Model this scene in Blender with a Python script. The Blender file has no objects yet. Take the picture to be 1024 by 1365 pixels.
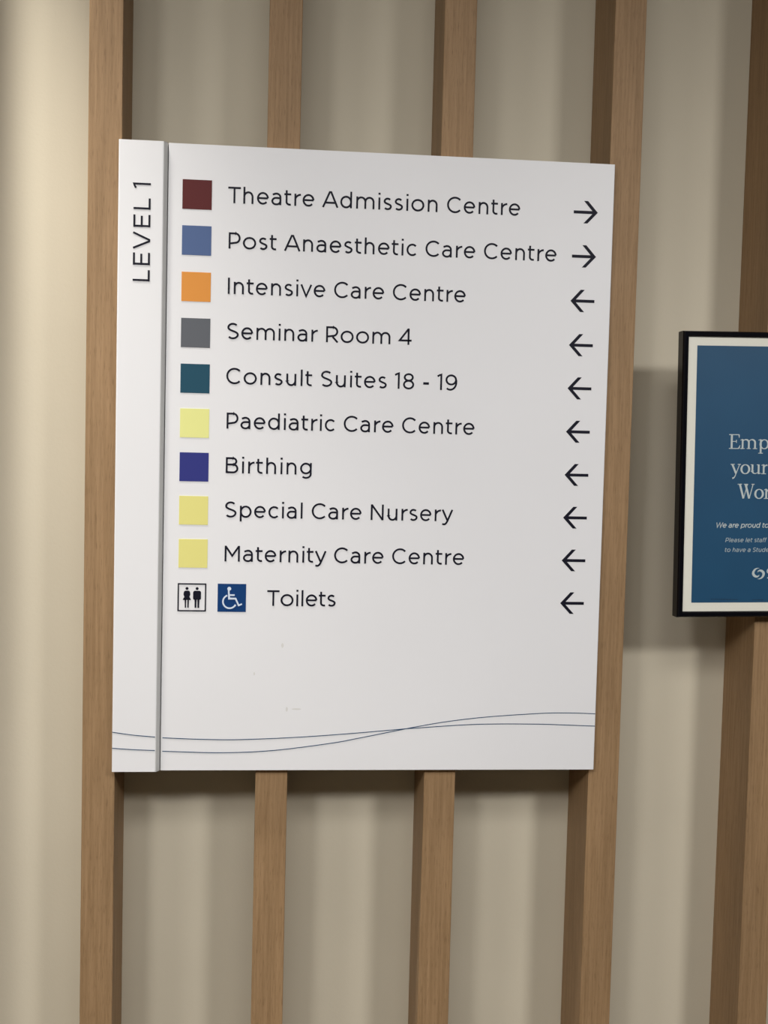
import bpy, bmesh, math, random
from math import sin, cos, pi, radians
from mathutils import Vector, Matrix
random.seed(4)
SC = bpy.context.scene
COL = SC.collection
ZB = 1.2                      # height of the sign's lower edge above the floor

# ---------------------------------------------------------------- camera
cam = bpy.data.cameras.new('camera'); camo = bpy.data.objects.new('camera', cam)
COL.objects.link(camo); SC.camera = camo
cam.sensor_fit = 'VERTICAL'; cam.sensor_height = 36.0; cam.lens = 36.0 * 1553.63 / 1365
cam.clip_start = 0.02
R = [(0.99523482, 0.02478124, 0.09430558), (-0.01913576, 0.99799661, -0.06030412), (-0.09561106, 0.05821215, 0.99371519)]
ax = [Vector((r[0], -r[2], r[1])) for r in R]
m = Matrix.Identity(4)
for i in range(3):
    for j in range(3): m[j][i] = ax[i][j]
m.translation = (0.1879544, -1.4332295, 0.40522191 + ZB)
camo.matrix_world = m

# ---------------------------------------------------------------- light
w = bpy.data.worlds.new('world'); SC.world = w; w.use_nodes = True
w.node_tree.nodes['Background'].inputs[0].default_value = (1, 1, 1, 1)
w.node_tree.nodes['Background'].inputs[1].default_value = 0.25
SC.view_settings.view_transform = 'Standard'; SC.view_settings.look = 'None'
SC.view_settings.gamma = 1; SC.view_settings.use_curve_mapping = False
SC.view_settings.exposure = 0.21

def area(name, loc, target, sx, sy, power, color=(1, .93, .82)):
    l = bpy.data.lights.new(name, 'AREA'); l.shape = 'RECTANGLE'; l.size = sx; l.size_y = sy
    l.energy = power; l.color = color
    o = bpy.data.objects.new(name, l); COL.objects.link(o); o.location = loc
    o.rotation_euler = (Vector(target) - Vector(loc)).to_track_quat('-Z', 'Y').to_euler()
    return o
def downlight(name, loc, target, power, angle, blend, radius, color=(1, .987, .98)):
    l = bpy.data.lights.new(name, 'SPOT'); l.energy = power; l.color = color
    l.spot_size = radians(angle); l.spot_blend = blend; l.shadow_soft_size = radius
    o = bpy.data.objects.new(name, l); COL.objects.link(o); o.location = loc
    o.rotation_euler = (Vector(target) - Vector(loc)).to_track_quat('-Z', 'Y').to_euler()
    return o
# track spots across the corridor, a ceiling panel, and a recessed downlight close to the wall just left of the sign
downlight('track_spot_left', (-1.0, -2.6, 2.92), (.1, 0, 1.2), 135, 47, 1.0, .26)
downlight('track_spot_far_left', (-2.3, -2.6, 2.92), (.0, 0, 1.25), 105, 47, 1.0, .32)
downlight('track_spot_right', (1.9, -2.6, 2.92), (.72, 0, 1.12), 192, 50, 1.0, .25)
area('ceiling_panel_light', (.2, -2.0, 2.96), (.2, -2.0, 0), 1.2, .6, 26, (1, .987, .98))
downlight('wall_downlight', (-.36, -.20, 2.96), (-.36, -.20, 0), 188, 62, 1.0, .045, (1, .96, .885))

# ---------------------------------------------------------------- materials
def mat(name, col, rough=.5, spec=.4, metallic=0.0, coat=0.0):
    m = bpy.data.materials.new(name); m.use_nodes = True
    b = m.node_tree.nodes['Principled BSDF']
    b.inputs['Base Color'].default_value = (*col, 1); b.inputs['Roughness'].default_value = rough
    b.inputs['Specular IOR Level'].default_value = spec; b.inputs['Metallic'].default_value = metallic
    b.inputs['Coat Weight'].default_value = coat
    return m
def noise_mix(m, c1, c2, scale=(1, 1, 1), nscale=5, detail=3, bump=0.0, lo=.3, hi=.7, bscale=None, dist=.0005):
    nt = m.node_tree; N = nt.nodes; L = nt.links; b = N['Principled BSDF']
    tc = N.new('ShaderNodeTexCoord'); mp = N.new('ShaderNodeMapping'); mp.inputs['Scale'].default_value = scale
    n = N.new('ShaderNodeTexNoise'); n.inputs['Scale'].default_value = nscale; n.inputs['Detail'].default_value = detail
    r = N.new('ShaderNodeValToRGB'); r.color_ramp.elements[0].position = lo; r.color_ramp.elements[1].position = hi
    r.color_ramp.elements[0].color = (*c1, 1); r.color_ramp.elements[1].color = (*c2, 1)
    L.new(tc.outputs['Object'], mp.inputs[0]); L.new(mp.outputs[0], n.inputs[0]); L.new(n.outputs[0], r.inputs[0])
    L.new(r.outputs[0], b.inputs['Base Color'])
    if bump:
        n2 = N.new('ShaderNodeTexNoise'); n2.inputs['Scale'].default_value = bscale or nscale * 4; n2.inputs['Detail'].default_value = 2
        L.new(mp.outputs[0], n2.inputs[0])
        bp = N.new('ShaderNodeBump'); bp.inputs['Strength'].default_value = bump; bp.inputs['Distance'].default_value = dist
        L.new(n2.outputs[0], bp.inputs['Height']); L.new(bp.outputs[0], b.inputs['Normal'])
    return m, r, n, mp
M = {}
M['wall'] = mat('cream_wall_paint', (.62, .56, .43), .75, .2)
noise_mix(M['wall'], (.545, .493, .385), (.585, .530, .415), nscale=3, bump=.25, bscale=260, dist=.0004)
def wood(name, offset):
    m, r, n, mp = noise_mix(mat(name, (.3, .19, .1), .55, .25), (.250, .154, .076), (.352, .225, .120),
                            scale=(330, 330, 11), nscale=1.0, detail=5, lo=.25, hi=.75)
    mp.inputs['Location'].default_value = (offset, offset * 1.7, offset * .3)
    nt = m.node_tree; N = nt.nodes; L = nt.links; b = N['Principled BSDF']
    # pores: short dark flecks along the grain
    mp2 = N.new('ShaderNodeMapping'); mp2.inputs['Scale'].default_value = (1100, 1100, 60); mp2.inputs['Location'].default_value = (offset * 2, 3, offset)
    n2 = N.new('ShaderNodeTexNoise'); n2.inputs['Scale'].default_value = 1; n2.inputs['Detail'].default_value = 2
    r2 = N.new('ShaderNodeValToRGB'); r2.color_ramp.elements[0].position = .30; r2.color_ramp.elements[1].position = .44
    r2.color_ramp.elements[0].color = (.74, .72, .70, 1); r2.color_ramp.elements[1].color = (1, 1, 1, 1)
    # slow tone change along the board
    mp3 = N.new('ShaderNodeMapping'); mp3.inputs['Scale'].default_value = (14, 14, 1.6); mp3.inputs['Location'].default_value = (offset, 0, offset)
    n3 = N.new('ShaderNodeTexNoise'); n3.inputs['Scale'].default_value = 1.5; n3.inputs['Detail'].default_value = 3
    r3 = N.new('ShaderNodeValToRGB'); r3.color_ramp.elements[0].position = .3; r3.color_ramp.elements[1].position = .7
    r3.color_ramp.elements[0].color = (.88, .87, .85, 1); r3.color_ramp.elements[1].color = (1.06, 1.05, 1.03, 1)
    tc = [x for x in N if x.type == 'TEX_COORD'][0]
    for q, nn, rr in ((mp2, n2, r2), (mp3, n3, r3)):
        L.new(tc.outputs['Object'], q.inputs[0]); L.new(q.outputs[0], nn.inputs[0]); L.new(nn.outputs[0], rr.inputs[0])
    prev = r.outputs[0]
    for rr in (r2, r3):
        mx = N.new('ShaderNodeMix'); mx.data_type = 'RGBA'; mx.blend_type = 'MULTIPLY'; mx.inputs[0].default_value = 1
        L.new(prev, mx.inputs[6]); L.new(rr.outputs[0], mx.inputs[7]); prev = mx.outputs[2]
    L.new(prev, b.inputs['Base Color'])
    bp = N.new('ShaderNodeBump'); bp.inputs['Strength'].default_value = .3; bp.inputs['Distance'].default_value = .0003
    L.new(n2.outputs[0], bp.inputs['Height']); L.new(bp.outputs[0], b.inputs['Normal'])
    return m
M['white'] = mat('white_sign_panel', (.78, .775, .765), .35, .35)
noise_mix(M['white'], (.765, .763, .775), (.785, .783, .795), nscale=4, bump=.06, bscale=40, dist=.0006)
M['alu'] = mat('grey_aluminium_trim', (.60, .60, .59), .45, .5, .0)
M['groove'] = mat('dark_groove', (.16, .16, .16), .7)
M['ink'] = mat('black_lettering_vinyl', (.007, .007, .016), .5, .15)
M['smudge'] = mat('faint_grey_smudge', (.66, .65, .63), .6)
SQ = [(.105, .022, .022), (.088, .135, .275), (.70, .285, .060), (.118, .125, .140), (.020, .075, .115),
      (.76, .76, .29), (.035, .040, .20), (.735, .685, .235), (.735, .685, .235)]
SQN = ['maroon', 'slate blue', 'orange', 'dark grey', 'dark teal', 'pale lime yellow', 'navy blue', 'pale yellow', 'pale yellow']
for i, c in enumerate(SQ): M['sq%d' % i] = mat('%s_vinyl' % SQN[i].replace(' ', '_'), c, .45, .12)
M['accblue'] = mat('accessible_sign_blue', (.008, .045, .16), .45, .12)
M['accwhite'] = mat('pale_blue_symbol', (.62, .70, .80), .4)
M['line'] = mat('thin_blue_line', (.035, .075, .14), .4)
M['frame'] = mat('gloss_black_frame', (.003, .003, .005), .13, .35)
M['paper'] = mat('off_white_paper', (.76, .745, .65), .6)
M['print'] = mat('blue_poster_print', (.018, .085, .165), .5)
noise_mix(M['print'], (.004, .056, .128), (.006, .068, .150), nscale=9, detail=2)
M['ptext'] = mat('pale_poster_lettering', (.50, .56, .56), .5)
M['ptextdim'] = mat('dim_poster_lettering', (.33, .40, .43), .5)
M['credit'] = mat('dark_fine_print', (.006, .03, .07), .5)
M['back'] = mat('grey_backing_board', (.25, .24, .22), .8)
M['wall_far'] = mat('grey_wall_paint', (.20, .195, .185), .8)
M['floor'] = mat('beige_vinyl_floor', (.32, .27, .20), .5)
M['ceiling'] = mat('white_ceiling_paint', (.75, .73, .68), .8)
g = bpy.data.materials.new('clear_glazing'); g.use_nodes = True
nt = g.node_tree; nt.nodes.clear()
out = nt.nodes.new('ShaderNodeOutputMaterial'); mx = nt.nodes.new('ShaderNodeMixShader'); fr = nt.nodes.new('ShaderNodeFresnel')
fr.inputs[0].default_value = 1.32
tr = nt.nodes.new('ShaderNodeBsdfTransparent'); gl = nt.nodes.new('ShaderNodeBsdfGlossy'); gl.inputs['Roughness'].default_value = .08
geo = nt.nodes.new('ShaderNodeNewGeometry'); sub = nt.nodes.new('ShaderNodeMath'); sub.operation = 'SUBTRACT'; sub.use_clamp = True
nt.links.new(fr.outputs[0], sub.inputs[0]); nt.links.new(geo.outputs['Backfacing'], sub.inputs[1]); nt.links.new(sub.outputs[0], mx.inputs[0]); nt.links.new(tr.outputs[0], mx.inputs[1]); nt.links.new(gl.outputs[0], mx.inputs[2]); nt.links.new(mx.outputs[0], out.inputs[0])
M['glass'] = g

# ---------------------------------------------------------------- helpers
def link(name, me, material, parent=None):
    if material is not None and not me.materials: me.materials.append(material)
    o = bpy.data.objects.new(name, me); COL.objects.link(o)
    if parent is not None: o.parent = parent
    return o
def bm_obj(name, bm, material, parent=None, loc=None):
    me = bpy.data.meshes.new(name); bmesh.ops.recalc_face_normals(bm, faces=bm.faces); bm.to_mesh(me); bm.free()
    o = link(name, me, material, parent)
    if loc: o.location = loc
    return o
def box(bm, x0, x1, y0, y1, z0, z1):
    v = [bm.verts.new(p) for p in ((x0, y0, z0), (x1, y0, z0), (x1, y1, z0), (x0, y1, z0), (x0, y0, z1), (x1, y0, z1), (x1, y1, z1), (x0, y1, z1))]
    for f in ((0, 1, 2, 3), (4, 5, 6, 7), (0, 1, 5, 4), (1, 2, 6, 5), (2, 3, 7, 6), (3, 0, 4, 7)): bm.faces.new([v[i] for i in f])
def bevel(bm, width, seg=2):
    bmesh.ops.recalc_face_normals(bm, faces=bm.faces)
    bmesh.ops.bevel(bm, geom=list(bm.edges), offset=width, segments=seg, profile=.5, affect='EDGES')
def empty(name, loc, label, cat, group=None):
    o = bpy.data.objects.new(name, None); COL.objects.link(o); o.location = loc; o.empty_display_size = .05
    o['label'] = label; o['category'] = cat
    if group: o['group'] = group
    return o
# flat vinyl pieces: 2-D outlines (x, z) in a thing's own frame, front at -Y
def poly(bm, pts, y0, t=.0003):
    fr = [bm.verts.new((p[0], y0 - t, p[1])) for p in pts]; bk = [bm.verts.new((p[0], y0, p[1])) for p in pts]
    n = len(pts); bm.faces.new(fr)
    for i in range(n): bm.faces.new((fr[i], bk[i], bk[(i + 1) % n], fr[(i + 1) % n]))
KOUNT = 0
def ribbon(bm, pts, wd, y0, t=.0003, closed=False):
    """stroke of width wd (number or list) along a centreline, square ends"""
    global KOUNT
    KOUNT = (KOUNT + 1) % 30; t = t + KOUNT * 4e-6      # overlapping strokes of one letter never share a plane
    n = len(pts); W = wd if isinstance(wd, (list, tuple)) else [wd] * n
    P = [Vector(p) for p in pts]; Lf = []; Rt = []
    for i in range(n):
        if closed: a = (P[i] - P[i - 1]).normalized(); b = (P[(i + 1) % n] - P[i]).normalized()
        else:
            a = (P[i] - P[i - 1]).normalized() if i > 0 else (P[1] - P[0]).normalized()
            b = (P[i + 1] - P[i]).normalized() if i < n - 1 else a
        na = Vector((-a.y, a.x)); nb = Vector((-b.y, b.x)); mm = na + nb
        if mm.length < .2: mm = na
        mm.normalize(); k = min(1 / max(mm.dot(na), .3), 2.2)
        Lf.append(P[i] + mm * W[i] / 2 * k); Rt.append(P[i] - mm * W[i] / 2 * k)
    vs = []
    for l, r in zip(Lf, Rt):
        vs.append([bm.verts.new((l.x, y0 - t, l.y)), bm.verts.new((r.x, y0 - t, r.y)), bm.verts.new((r.x, y0, r.y)), bm.verts.new((l.x, y0, l.y))])
    for i in range(n if closed else n - 1):
        a = vs[i]; b = vs[(i + 1) % n]
        bm.faces.new((a[0], a[1], b[1], b[0])); bm.faces.new((a[1], a[2], b[2], b[1])); bm.faces.new((a[3], a[0], b[0], b[3]))
    if not closed:
        bm.faces.new(vs[0]); bm.faces.new(vs[-1])
def arc(cx, cy, rx, ry, a0, a1, n=14):
    return [(cx + rx * cos(radians(a0 + (a1 - a0) * i / n)), cy + ry * sin(radians(a0 + (a1 - a0) * i / n))) for i in range(n + 1)]

# ---------------------------------------------------------------- geometric sans, drawn as strokes (cap height = 1)
S = .117; H = S / 2; X = .752
def circ(cx, cy, rx, ry): return ('c', arc(cx, cy, rx, ry, 0, 360, 28)[:-1])
def dot(x, y, d=.12): return ('p', [(x - d / 2, y - d / 2), (x + d / 2, y - d / 2), (x + d / 2, y + d / 2), (x - d / 2, y + d / 2)])
def L_(*p): return ('s', list(p))
ym = X / 2; ryx = X / 2 - H + .012            # round x-height letters overshoot a little
def S_shape(wd, h):
    rx = wd / 2 - H; cx = wd / 2; r1 = (h / 2 - H / 2) / 2 + .002
    t = arc(cx, h - H - r1 + .01, rx * .93, r1, 38, 180, 10)
    u = arc(cx, H + r1 - .01, rx, r1, 0, -142, 10)
    mid_t = (cx - rx * .60, h * .5 + .055 * h); mid_b = (cx + rx * .60, h * .5 - .055 * h)
    # smooth spine
    P0 = Vector(t[-1]); P3 = Vector(u[0]); sp = []
    for i in range(1, 12):
        k = i / 12; c1 = Vector((P0.x, h * .5 - .0 * h)); c2 = Vector((P3.x, h * .5 + .0 * h))
        q = (1 - k) ** 3 * P0 + 3 * (1 - k) ** 2 * k * c1 + 3 * (1 - k) * k * k * c2 + k ** 3 * P3
        sp.append((q.x, q.y))
    return ('s', t + sp + u)
def bowl_n(x0, wd, top=X):
    """arch of n/h/m from stem at x0 to right leg at x0+wd"""
    r = wd / 2
    return ('s', arc(x0 + r, top - H - .27 + .012, r, .27, 180, 0, 14) + [(x0 + wd, 0)])
G = {}
G['T'] = (.71, [L_((0, 1 - H), (.71, 1 - H)), L_((.355, 1 - H), (.355, 0))], 0, 0)
G['h'] = (.58, [L_((H, 0), (H, 1.03)), bowl_n(H, .58 - S)], 1, 1)
G['n'] = (.58, [L_((H, 0), (H, X)), bowl_n(H, .58 - S)], 1, 1)
G['m'] = (1.04, [L_((H, 0), (H, X)), bowl_n(H, .471), bowl_n(H + .471, .471)], 1, 1)
def e_(wd=.68):
    rx = wd / 2 - H
    return [('s', [(S * .7, ym + .01), (wd - H, ym + .01)] ), ('s', arc(wd / 2, ym, rx, ryx, 2, 318, 26))]
G['e'] = (.68, e_(), .5, .5)
G['c'] = (.62, [('s', arc(.34, ym, .34 - H, ryx, 45, 315, 24))], .5, .3)
G['o'] = (.76, [circ(.38, ym, .38 - H, ryx)], .5, .5)
G['a'] = (.575, [('s', [(.08, X - .11)] + arc(.29, X - H - .23 + .012, .575 - H - .29, .23, 118, 0, 12) + [(.575 - H, 0)]),
               ('s', [(.575 - H, .425), (.38, .44)] + arc(.28, .24, .28 - H, .20, 96, 270, 14) + arc(.30, .27, .575 - H - .30, .23, 270, 345, 8))], .4, 1)
G['t'] = (.40, [L_((.13, .94), (.13, .25)) if 0 else ('s', [(.13, .94), (.13, .25)] + arc(.31, .22, .18, .22 - H, 180, 290, 10)), L_((0, X - H), (.39, X - H))], .2, .3)
G['r'] = (.36, [L_((H, 0), (H, X)), ('s', arc(.38, X - H - .34, .33, .345, 172, 92, 10))], 1, .1)
G['A'] = (.92, [L_((.045, 0), (.435, .985)), L_((.485, .985), (.875, 0)), L_((.16, .29), (.76, .29)), ('p', [(.38, .90), (.54, .90), (.52, 1.0), (.40, 1.0)])], .05, .05)
G['d'] = (.68, [circ(.34, ym, .34 - H, ryx), L_((.68 - H, 0), (.68 - H, 1.03))], .5, 1)
G['p'] = (.68, [circ(.34, ym, .34 - H, ryx), L_((H, -.24), (H, X))], 1, .5)
G['g'] = (.68, [circ(.34, ym + .02, .34 - H, ryx - .02), ('s', [(.68 - H, X)] + [(.68 - H, .08)] + arc(.35, .04, .68 - H - .35, .235, 0, -135, 12))], .5, 1)
G['i'] = (.10, [L_((H, 0), (H, X)), dot(H, .985)], 1, 1)
G['l'] = (.10, [L_((H, 0), (H, 1.03))], 1, 1)
G['s'] = (.50, [S_shape(.50, X)], .5, .5)
G['S'] = (.68, [S_shape(.68, 1.0)], .5, .5)
G['C'] = (.86, [('s', arc(.47, .5, .47 - H, .5 - H + .012, 44, 316, 28))], .6, .2)
G['P'] = (.68, [L_((H, 0), (H, 1)), ('s', [(H, 1 - H), (.38, 1 - H)] + arc(.38, .655, .68 - H - .38, .345 - H, 90, -90, 14) + [(H, .31 + 0)])], 1, .3)
G['v'] = (.66, [L_((.045, X), (.33, .02), (.615, X))], .05, .05)
G['y'] = (.66, [L_((.045, X), (.35, .03)), ('s', [(.615, X), (.335, .0)] + [(.27, -.12), (.20, -.185), (.12, -.195), (.04, -.165)])], .05, .05)
G['I'] = (.10, [L_((H, 0), (H, 1))], 1.1, 1.1)
G['R'] = (.72, [L_((H, 0), (H, 1)), ('s', [(H, 1 - H), (.40, 1 - H)] + arc(.40, .675, .70 - H - .40, .325 - H, 90, -90, 14) + [(H, .35)]), L_((.38, .35), (.67, 0))], 1, .3)
G['4'] = (.74, [('s', [(.56, 0), (.56, .97), (.53, .97), (.05, .27), (.74, .27)])], .3, .3)
G['u'] = (.58, [('s', [(H, X)] + [(H, .31)] + arc(.29, .31, .29 - H, .275, 180, 360, 14) + [(.58 - H, .31)]), L_((.58 - H, X), (.58 - H, 0))], 1, 1)
G['1'] = (.27, [('s', [(0, .87), (.12, .945), (.22, 1 - H * .3), (.22, 0)])], .2, 1)
G['8'] = (.66, [circ(.33, .745, .235, .205), circ(.33, .285, .33 - H, .245)], .5, .5)
G['9'] = (.70, [circ(.34, .665, .34 - H, .29), ('s', [(.70 - H, .66), (.70 - H, .56)] + arc(.29, .50, .70 - H - .29, .46, -2, -125, 14))], .5, .5)
G['-'] = (.33, [L_((0, .41), (.33, .41)), L_((0, .375), (.33, .375))], .8, .8)
G['B'] = (.74, [L_((H, 0), (H, 1)), ('s', [(H, 1 - H), (.40, 1 - H)] + arc(.40, .745, .66 - H - .40, .255 - H, 90, -90, 12) + [(H, .54)]),
               ('s', [(H, .54), (.42, .54)] + arc(.42, .295, .73 - H - .42, .245, 90, -90, 12) + [(H, H)])], 1, .4)
G['N'] = (.76, [L_((H, 0), (H, 1)), L_((.76 - H, 0), (.76 - H, 1)), L_((.055, .985), (.705, .015))], 1, 1)
G['M'] = (.88, [L_((H, 0), (H, 1)), L_((.88 - H, 0), (.88 - H, 1)), ('s', [(.07, .96), (.44, .36), (.81, .96)])], 1, 1)
G['L'] = (.60, [L_((H, 1), (H, 0)), L_((0, H), (.60, H))], 1, .3)
G['E'] = (.66, [L_((H, 1), (H, 0)), L_((0, H), (.66, H)), L_((0, 1 - H), (.655, 1 - H)), L_((0, .51), (.60, .51))], 1, .4)
G['V'] = (.92, [L_((.045, 1), (.435, .02)), L_((.485, .02), (.875, 1)), ('p', [(.38, .10), (.54, .10), (.52, 0), (.40, 0)])], .1, .1)
G['W'] = (1.25, [L_((.045, 1), (.34, .03), (.625, .97), (.91, .03), (1.205, 1))], .1, .1)
G['f'] = (.38, [L_((0, X - H), (.38, X - H)), ('s', [(.13, 0), (.13, .82)] + arc(.31, .82, .18, .16, 180, 80, 8))], .2, .1)
KX = 1.10
def layout(text, track):
    x = 0; out = []; prev = None
    for ch in text:
        if ch == ' ': x += .38; continue
        adv, st, lb, rb = G[ch]; adv *= KX
        if out: x += lb * .10
        out.append((x, st)); x += adv + rb * .10 + track
        endx = x - rb * .10 - track
    return out, endx
def text_mesh(bm, text, x0, z0, cap, width, y0, shear=0.0, weight=1.0, rot=0.0, t=.0003):
    lo = -.3; hi = .6
    for _ in range(40):                      # spacing that fits the measured width
        mid = (lo + hi) / 2
        if layout(text, mid)[1] * cap > width: hi = mid
        else: lo = mid
    out, _e = layout(text, mid)
    cr, sr = cos(rot), sin(rot)
    def tf(p, ox):
        a = (p[0] * KX + ox + shear * p[1]) * cap; b = p[1] * cap
        return (x0 + a * cr - b * sr, z0 + a * sr + b * cr)
    for ox, st in out:
        for kind, pts in st:
            q = [tf(p, ox) for p in pts]
            if kind == 'p': poly(bm, q, y0, t)
            else: ribbon(bm, q, S * cap * weight, y0, t, closed=(kind == 'c'))

# ---------------------------------------------------------------- setting
WY = .0946                     # face of the wall behind the battens
def setting(name, x0, x1, y0, y1, z0, z1, m_):
    bm = bmesh.new(); box(bm, x0, x1, y0, y1, z0, z1); o = bm_obj(name, bm, m_); o['kind'] = 'structure'; return o
setting('wall_back', -2.6, 4.2, WY, WY + .1, -.02, 3.02, M['wall'])
setting('wall_left', -2.6, -2.5, -4.2, WY, -.02, 3.02, M['wall'])
setting('wall_right', 4.1, 4.2, -4.2, WY, -.02, 3.02, M['wall_far'])
setting('wall_front', -2.6, 4.2, -4.3, -4.2, -.02, 3.02, M['wall_far'])
setting('floor', -2.6, 4.2, -4.3, WY + .1, -.1, 0, M['floor'])
setting('ceiling', -2.6, 4.2, -4.3, WY + .1, 3.0, 3.1, M['ceiling'])

# ---------------------------------------------------------------- timber battens
scr = empty('batten_screen', (.25, WY, 0), 'row of tall pale brown timber battens standing on the cream wall behind the sign', 'timber battens')
BW, BD = .03966, .0944
for k in range(-1, 7):
    x = -.03771 + .2112767 * k
    bm = bmesh.new(); box(bm, -BW / 2, BW / 2, 0, BD, 0.001, 2.998); bevel(bm, .0009, 2)
    o = bm_obj('batten', bm, wood('oak_batten_grain', 7.3 * k + 2.1), scr)
    o.location = (x + BW / 2 - .25, -WY + .0001, 0)

# ---------------------------------------------------------------- directory sign
SW, SH = .600, .7554
sign = empty('directory_sign', (0, 0, ZB), 'white hospital directory sign with colour squares, department names and arrows', 'sign')
YP = -.0095; YS = -.0142
# main panel: outline extruded in z; its left edge rolls gently back into the groove
def extrude_profile(prof, z0, z1):
    bm = bmesh.new()
    a = [bm.verts.new((x, y, z0)) for x, y in prof]; b = [bm.verts.new((x, y, z1)) for x, y in prof]
    n = len(prof)
    for i in range(n): bm.faces.new((a[i], a[(i + 1) % n], b[(i + 1) % n], b[i]))
    bm.faces.new(a); bm.faces.new(b)
    return bm
prof = [(.0577, -.0002), (.0577, -.0080)]
for i in range(1, 9):
    k = i / 8; prof.append((.0577 + .0010 * k, -.0080 - .0015 * sin(k * pi / 2)))
prof += [(SW - .0006, YP), (SW, YP + .0006), (SW, -.0002)]
panel = bm_obj('main_panel', extrude_profile(prof, 0, SH), M['white'], sign)
prof = [(0, -.0002), (0, YS + .0012), (.0006, YS + .0002), (.0016, YS), (.0515, YS), (.0522, YS + .0002), (.0522, -.0002)]
strip = bm_obj('level_strip', extrude_profile(prof, -.0005, SH + .0004), M['white'], sign)
prof = [(.0522, -.0002), (.0522, YS + .0003), (.0528, YS + .0004), (.0560, -.0088), (.0566, -.0070), (.0566, -.0002)]
bm_obj('edge_trim', extrude_profile(prof, -.0008, SH + .0006), M['alu'], sign)['label'] = 'slim grey metal trim along the raised strip'
prof = [(.0566, -.0002), (.0566, -.0040), (.0577, -.0040), (.0577, -.0002)]
bm_obj('groove', extrude_profile(prof, .0005, SH - .0005), M['groove'], sign)['label'] = 'dark groove beside the trim'

def part(name, bm, m_, parent, label=None):
    o = bm_obj(name, bm, m_, parent)
    if label: o['label'] = label
    return o
rows = [('Theatre Admission Centre', .1285, .4833, 1), ('Post Anaesthetic Care Centre', .1299, .5304, 1), ('Intensive Care Centre', .1299, .4189, 0),
        ('Seminar Room 4', .1297, .3535, 0), ('Consult Suites 18 - 19', .1298, .4114, 0), ('Paediatric Care Centre', .1311, .4346, 0),
        ('Birthing', .1310, .2352, 0), ('Special Care Nursery', .1307, .4106, 0), ('Maternity Care Centre', .1314, .4264, 0), ('Toilets', .1840, .2680, 0)]
CAP = .0192
arrow = [(0, 0), (.0126, .0138), (.0176, .0138), (.0068, .0018), (.0302, .0018), (.0302, -.0018), (.0068, -.0018), (.0176, -.0134), (.0126, -.0134)]
az = [.6958, .6420, .5875, .5332, .4799, .4262, .3725, .3191, .2655, .2117]
st = [.7137, .6596, .6048, .5501, .4956, .4421, .3893, .3368, .2845]
for i, (txt, xa, xb, right) in enumerate(rows):
    z = .6881 - .05377 * i
    bm = bmesh.new(); text_mesh(bm, txt, xa, z, CAP, xb - xa, YP)
    part('lettering', bm, M['ink'], panel, 'black lettering reading %s' % txt)
    bm = bmesh.new(); pts = [(.5496 + .0003 * (i == 0) + (.0303 - a if right else a), az[i] + b) for a, b in arrow]
    poly(bm, pts, YP)
    part('arrow', bm, M['ink'], panel, 'black arrow pointing %s beside %s' % ('right' if right else 'left', txt))
    if i < 9:
        sx = .0746 + .00020 * i; bm = bmesh.new()
        poly(bm, [(sx, st[i] - .0348), (sx + .0347, st[i] - .0348), (sx + .0347, st[i]), (sx, st[i])], YP)
        part('colour_square', bm, M['sq%d' % i], panel, '%s square beside %s' % (SQN[i], txt))
# toilets pictograms
x0, z0, s = .0757, .1962, .0344
bm = bmesh.new(); b = .0016
for a in ([(0, 0), (s, 0), (s, b), (0, b)], [(0, s - b), (s, s - b), (s, s), (0, s)], [(0, b), (b, b), (b, s - b), (0, s - b)], [(s - b, b), (s, b), (s, s - b), (s - b, s - b)]):
    poly(bm, [(x0 + p[0], z0 + p[1]) for p in a], YP)
def fig(cx, woman):
    def T(p): return (x0 + (cx + p[0]) * s, z0 + p[1] * s)
    poly(bm, [T(p) for p in arc(0, .815, .052, .052, 0, 360, 20)[:-1]], YP)
    if woman:
        up = [(.06, .735), (.095, .715), (.115, .66), (.118, .60), (.10, .545), (.085, .52), (.14, .425), (.135, .405), (.03, .405)]
        lg = [(.02, .44), (.075, .44), (.068, .13), (.022, .13)]
    else:
        up = [(.09, .735), (.125, .715), (.138, .68), (.138, .46), (.125, .43), (.09, .42), (.03, .42)]
        lg = [(.013, .44), (.085, .44), (.08, .13), (.020, .13)]
    poly(bm, [T(p) for p in up] + [T((-p[0], p[1])) for p in reversed(up)], YP)
    poly(bm, [T(p) for p in lg], YP); poly(bm, [T((-p[0], p[1])) for p in lg], YP)
fig(.325, True); fig(.68, False)
part('toilet_pictogram', bm, M['ink'], panel, 'outlined square with a woman and a man figure')
x0 = .1239; bm = bmesh.new(); poly(bm, [(x0, z0), (x0 + s, z0), (x0 + s, z0 + s), (x0, z0 + s)], YP)
acc = part('accessible_pictogram', bm, M['accblue'], panel, 'blue square with white wheelchair symbol')
bm = bmesh.new(); YA = YP - .0003
def T(p): return (x0 + p[0] * s, z0 + p[1] * s)
lw = .055 * s
poly(bm, [T(p) for p in arc(.405, .825, .068, .068, 0, 360, 20)[:-1]], YA)
ribbon(bm, [T(p) for p in arc(.425, .365, .235, .235, 112, 333, 26)], lw, YA)
ribbon(bm, [T(p) for p in [(.385, .80), (.405, .475), (.635, .475), (.745, .235), (.86, .285)]], [lw, lw * 1.25, lw * 1.1, lw, lw], YA)
ribbon(bm, [T(p) for p in [(.40, .60), (.60, .60)]], lw, YA)
part('wheelchair_symbol', bm, M['accwhite'], acc)
# LEVEL 1, reading upwards on the raised strip
bm = bmesh.new(); text_mesh(bm, 'LEVEL 1', .0379, .5911, .0199, .1150, YS, rot=pi / 2)
part('lettering', bm, M['ink'], strip, 'black vertical lettering reading LEVEL 1')
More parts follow.
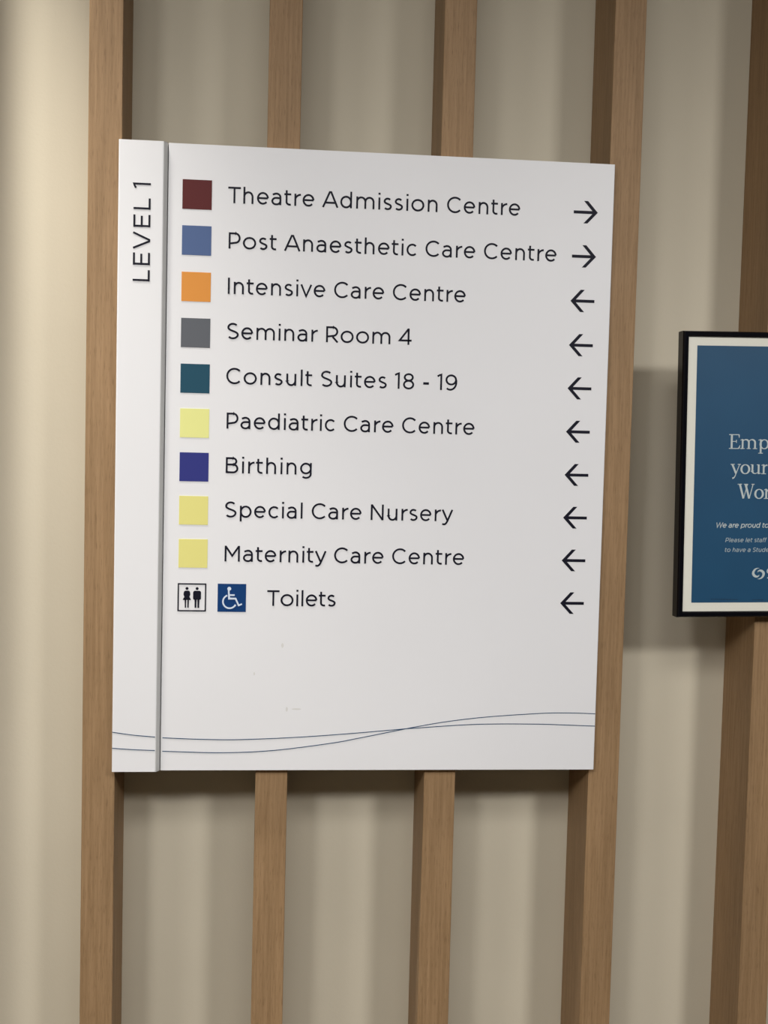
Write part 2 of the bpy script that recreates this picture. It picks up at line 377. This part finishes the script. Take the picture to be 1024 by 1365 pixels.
# two wave lines
def catmull(P, n=10):
    P = [Vector(p) for p in P]; P = [2 * P[0] - P[1]] + P + [2 * P[-1] - P[-2]]; out = []
    for i in range(1, len(P) - 2):
        for k in range(n):
            t = k / n; a, b, c, d = P[i - 1], P[i], P[i + 1], P[i + 2]
            q = .5 * ((2 * b) + (c - a) * t + (2 * a - 5 * b + 4 * c - d) * t * t + (3 * b - a - 3 * c + d) * t ** 3); out.append((q.x, q.y))
    out.append(tuple(P[-2])); return out
LWD = .0010
for pts, par, yy in (([(.0003, .0484), (.0242, .0450), (.0514, .0425)], strip, YS), ([(.0003, .0287), (.025, .0270), (.0514, .0259)], strip, YS),
                     ([(.0600, .0404), (.105, .0386), (.1529, .0382), (.2230, .0411), (.2916, .0460), (.3500, .0512), (.3700, .0527), (.4457, .0576), (.5230, .0581), (.5995, .0557)], panel, YP),
                     ([(.0600, .0237), (.1315, .0219), (.1944, .0246), (.2649, .0335), (.3000, .0400), (.3500, .0501), (.3700, .0541), (.4100, .0610), (.4625, .0672), (.5300, .0718), (.5666, .0724), (.5995, .0715)], panel, YP)):
    bm = bmesh.new(); ribbon(bm, catmull(pts), LWD, yy, t=.0002)
    part('wave_line', bm, M['line'], par)
# faint scuffs on the panel
for (cx, cz, rx, rz) in ((.2038, .1553, .0015, .0030), (.2106, .0760, .0014, .0030), (.2225, .0763, .0060, .0010), (.1700, .1200, .001, .002)):
    bm = bmesh.new(); poly(bm, arc(cx, cz, rx, rz, 0, 360, 12)[:-1], YP, t=.00005)
    part('scuff_mark', bm, M['smudge'], panel, 'faint grey scuff mark on the empty lower panel')

# ---------------------------------------------------------------- framed poster
PR = .017; FX, FZ = .6980, .1963; FW, FH = .258, .3587
pos = empty('framed_poster', (FX, -.0003, ZB + FZ), 'blue printed notice in a glossy black frame hung on the battens', 'framed poster')
pos.rotation_euler = (0, -PR, 0)
r_ = .0076; D = .019
fr_ = [((0, 0), (FW, 0), (FW - r_, r_), (r_, r_)), ((0, FH), (FW, FH), (FW - r_, FH - r_), (r_, FH - r_)),
       ((0, 0), (0, FH), (r_, FH - r_), (r_, r_)), ((FW, 0), (FW, FH), (FW - r_, FH - r_), (FW - r_, r_))]
for q in fr_:                                  # mitred rails with a rounded gloss face
    bm = bmesh.new()
    o0, o1, i1, i0 = [Vector(p) for p in q]
    secs = []
    for e_o, e_i in ((o0, i0), (o1, i1)):
        ring = []
        for k, y in ((0, 0), (0, -D + .003), (.10, -D + .001), (.28, -D), (.70, -D), (.90, -D + .001), (1, -D + .003), (1, 0)):
            p = e_o.lerp(e_i, k); ring.append(bm.verts.new((p.x, y, p.y)))
        secs.append(ring)
    for k in range(8):
        bm.faces.new((secs[0][k], secs[0][(k + 1) % 8], secs[1][(k + 1) % 8], secs[1][k]))
    bm.faces.new(secs[0]); bm.faces.new(secs[1])
    o = part('frame_rail', bm, M['frame'], pos)
def slab(name, x0_, x1_, z0_, z1_, y0_, y1_, m_, parent, label=None):
    bm = bmesh.new(); box(bm, x0_, x1_, y0_, y1_, z0_, z1_); return part(name, bm, m_, parent, label)
slab('backing_board', r_ - .002, FW - r_ + .002, r_ - .002, FH - r_ + .002, -.009, -.002, M['back'], pos)
slab('paper', r_ - .001, FW - r_ + .001, r_ - .001, FH - r_ + .001, -.0160, -.0091, M['paper'], pos, 'off white paper border')
BX, BZ, BWd, BHt = .0186, .0186, .2210, .3222
pr = slab('blue_print', BX, BX + BWd, BZ, BZ + BHt, -.0163, -.0161, M['print'], pos, 'blue printed area')
YT = -.0163
def loc2(x, z):                                # sign coordinates -> the poster's own tilted frame
    x = .188 + (x - .188) * .997; z = .405 + (z - .405) * .997
    dx, dz = x - FX, z - FZ
    return dx * cos(PR) + dz * sin(PR), -dx * sin(PR) + dz * cos(PR)
# serif lettering: strokes of varying width, cap height = 1
def bar(x, z, w_): return ('s', [(x - w_ / 2, z), (x + w_ / 2, z)], .05)
def stem(x, z0_, z1_, w_=.13): return ('s', [(x, z0_), (x, z1_)], w_)
SF = {}
SF['E'] = (.74, [stem(.20, 0, 1, .135), ('s', [(.03, .025), (.66, .025)], .055), ('s', [(.03, .975), (.66, .975)], .055), ('s', [(.20, .51), (.50, .51)], .05),
                 ('s', [(.655, .98), (.675, .76)], [.10, .03]), ('s', [(.66, .02), (.74, .25)], [.12, .03]), ('s', [(.50, .62), (.50, .41)], [.05, .05])])
xh = .66
def arch(x, w_, top=xh):
    p = arc(x + w_ / 2, top - .22, w_ / 2, .20, 165, 0, 10)
    return ('s', p + [(x + w_, 0)], [.05] * 4 + [.07, .09, .10, .11, .12, .12, .125, .125])
SF['m'] = (1.16, [stem(.16, 0, xh, .125), arch(.16, .40), arch(.56, .40), bar(.16, .022, .28), bar(.56, .022, .26), bar(.96, .022, .28), ('s', [(.02, xh - .06), (.16, xh)], [.04, .06])])
def round_o(cx, rx, ry, cy):
    p = arc(cx, cy, rx, ry, 0, 360, 28)[:-1]; return ('c', p, [.055 + .085 * abs(cos(2 * pi * i / 28)) ** 1.5 for i in range(28)])
SF['o'] = (.68, [round_o(.34, .27, .31, .33)])
SF['p'] = (.72, [stem(.17, -.30, xh, .125), round_o(.40, .25, .31, .33), bar(.17, -.29, .30), ('s', [(.02, xh - .06), (.17, xh)], [.04, .06])])
SF['y'] = (.66, [('s', [(.10, xh), (.36, .04)], .13), ('s', [(.60, xh), (.30, -.16), (.22, -.27), (.12, -.30)], [.05, .06, .08, .12]), bar(.12, xh, .27), bar(.58, xh, .22)])
SF['u'] = (.76, [('s', [(.15, xh), (.15, .22)] + arc(.34, .22, .19, .19, 180, 330, 8), [.125] * 4 + [.10, .08, .06, .05, .05, .04, .04]), stem(.58, 0, xh, .125), bar(.10, xh - .02, .16), bar(.53, xh - .02, .16), ('s', [(.58, .02), (.74, .06)], [.05, .04])])
SF['r'] = (.50, [stem(.17, 0, xh, .125), bar(.17, .022, .32), ('s', [(.20, .46), (.30, .60), (.42, .62)], [.05, .07, .12]), ('s', [(.02, xh - .06), (.17, xh)], [.04, .06])])
SF['W'] = (1.16, [('s', [(.12, 1), (.40, .02)], .135), ('s', [(.66, .99), (.41, .02)], .05), ('s', [(.52, 1), (.80, .02)], .135), ('s', [(1.06, .99), (.81, .02)], .055), bar(.12, .98, .30), bar(.56, .98, .30), bar(1.05, .98, .22)])
SF['S'] = (.60, [(S_shape(.56, 1)[0], S_shape(.56, 1)[1], .12)])
def serif(bm, text, x, z, cap, width=None, gap=.02):
    tot = sum(SF[c][0] for c in text); k = 1.0
    if width: k = width / (tot * cap)
    ox = 0
    for c in text:
        for kind, pts, wd in SF[c][1]:
            q = [(x + (p[0] + ox) * cap * k, z + p[1] * cap) for p in pts]
            W = [v * cap for v in wd] if isinstance(wd, list) else wd * cap
            if isinstance(W, list) and len(W) != len(q): W = (W + [W[-1]] * len(q))[:len(q)]
            ribbon(bm, q, W, YT, t=.0002, closed=(kind == 'c'))
        ox += SF[c][0]
for txt, x, z, cap, wd in (('Emp', .7579, .4100, .0182, .0530), ('your', .7622, .3785, .0182, .0490), ('Wor', .7728, .3474, .0186, .0430)):
    u, v = loc2(x, z); bm = bmesh.new(); serif(bm, txt, u, v, cap, wd)
    part('poster_lettering', bm, M['ptext'], pr, 'pale serif lettering reading %s' % txt)
for txt, x, z, cap, x1, mm, wt in (('We are proud to', .7452, .3103, .0064, .8143, 'ptext', 1.25), ('Please let staff', .7588, .2922, .0054, .8120, 'ptextdim', 1.3), ('to have a Stude', .7582, .2798, .0054, .8160, 'ptextdim', 1.3)):
    u, v = loc2(x, z); bm = bmesh.new(); text_mesh(bm, txt, u, v, cap, x1 - x, YT, shear=.22, weight=wt, t=.0002)
    part('poster_lettering', bm, M[mm], pr, 'small pale italic lettering reading %s' % txt)
# swirl emblem and the initial beside it
u, v = loc2(.8041, .2529); r = .0082; bm = bmesh.new()
def cres(a0):
    n = 24; pts = []; W = []
    for i in range(n + 1):
        k = i / n; a = radians(a0 + 225 * k); rr = r * (.84 if k < .45 else .84 - .62 * (k - .45) / .55)
        pts.append((u + rr * cos(a), v + rr * sin(a))); W.append(r * (.03 + .36 * sin(pi * k) ** 1.2))
    ribbon(bm, pts, W, YT, t=.0002)
cres(80); cres(260)
part('swirl_emblem', bm, M['ptext'], pr, 'round pale swirl emblem')
u, v = loc2(.8148, .2462); bm = bmesh.new(); serif(bm, 'S', u, v, .0135)
part('poster_lettering', bm, M['ptext'], pr, 'pale initial letter beside the swirl')
bm = bmesh.new()
for a, b_ in ((.7435, .7779), (.7977, .8115)):
    x = a
    while x < b_:
        ww = random.uniform(.0012, .0035); u, v = loc2(x, .2193); poly(bm, [(u, v - .0005), (u + ww, v - .0005), (u + ww, v + .0006), (u, v + .0006)], YT, t=.0001); x += ww + .0008
part('fine_print', bm, M['credit'], pr, 'dark illegible fine print')
slab('glazing', r_ - .001, FW - r_ + .001, r_ - .001, FH - r_ + .001, -.0178, -.0170, M['glass'], pos, 'clear glazing')
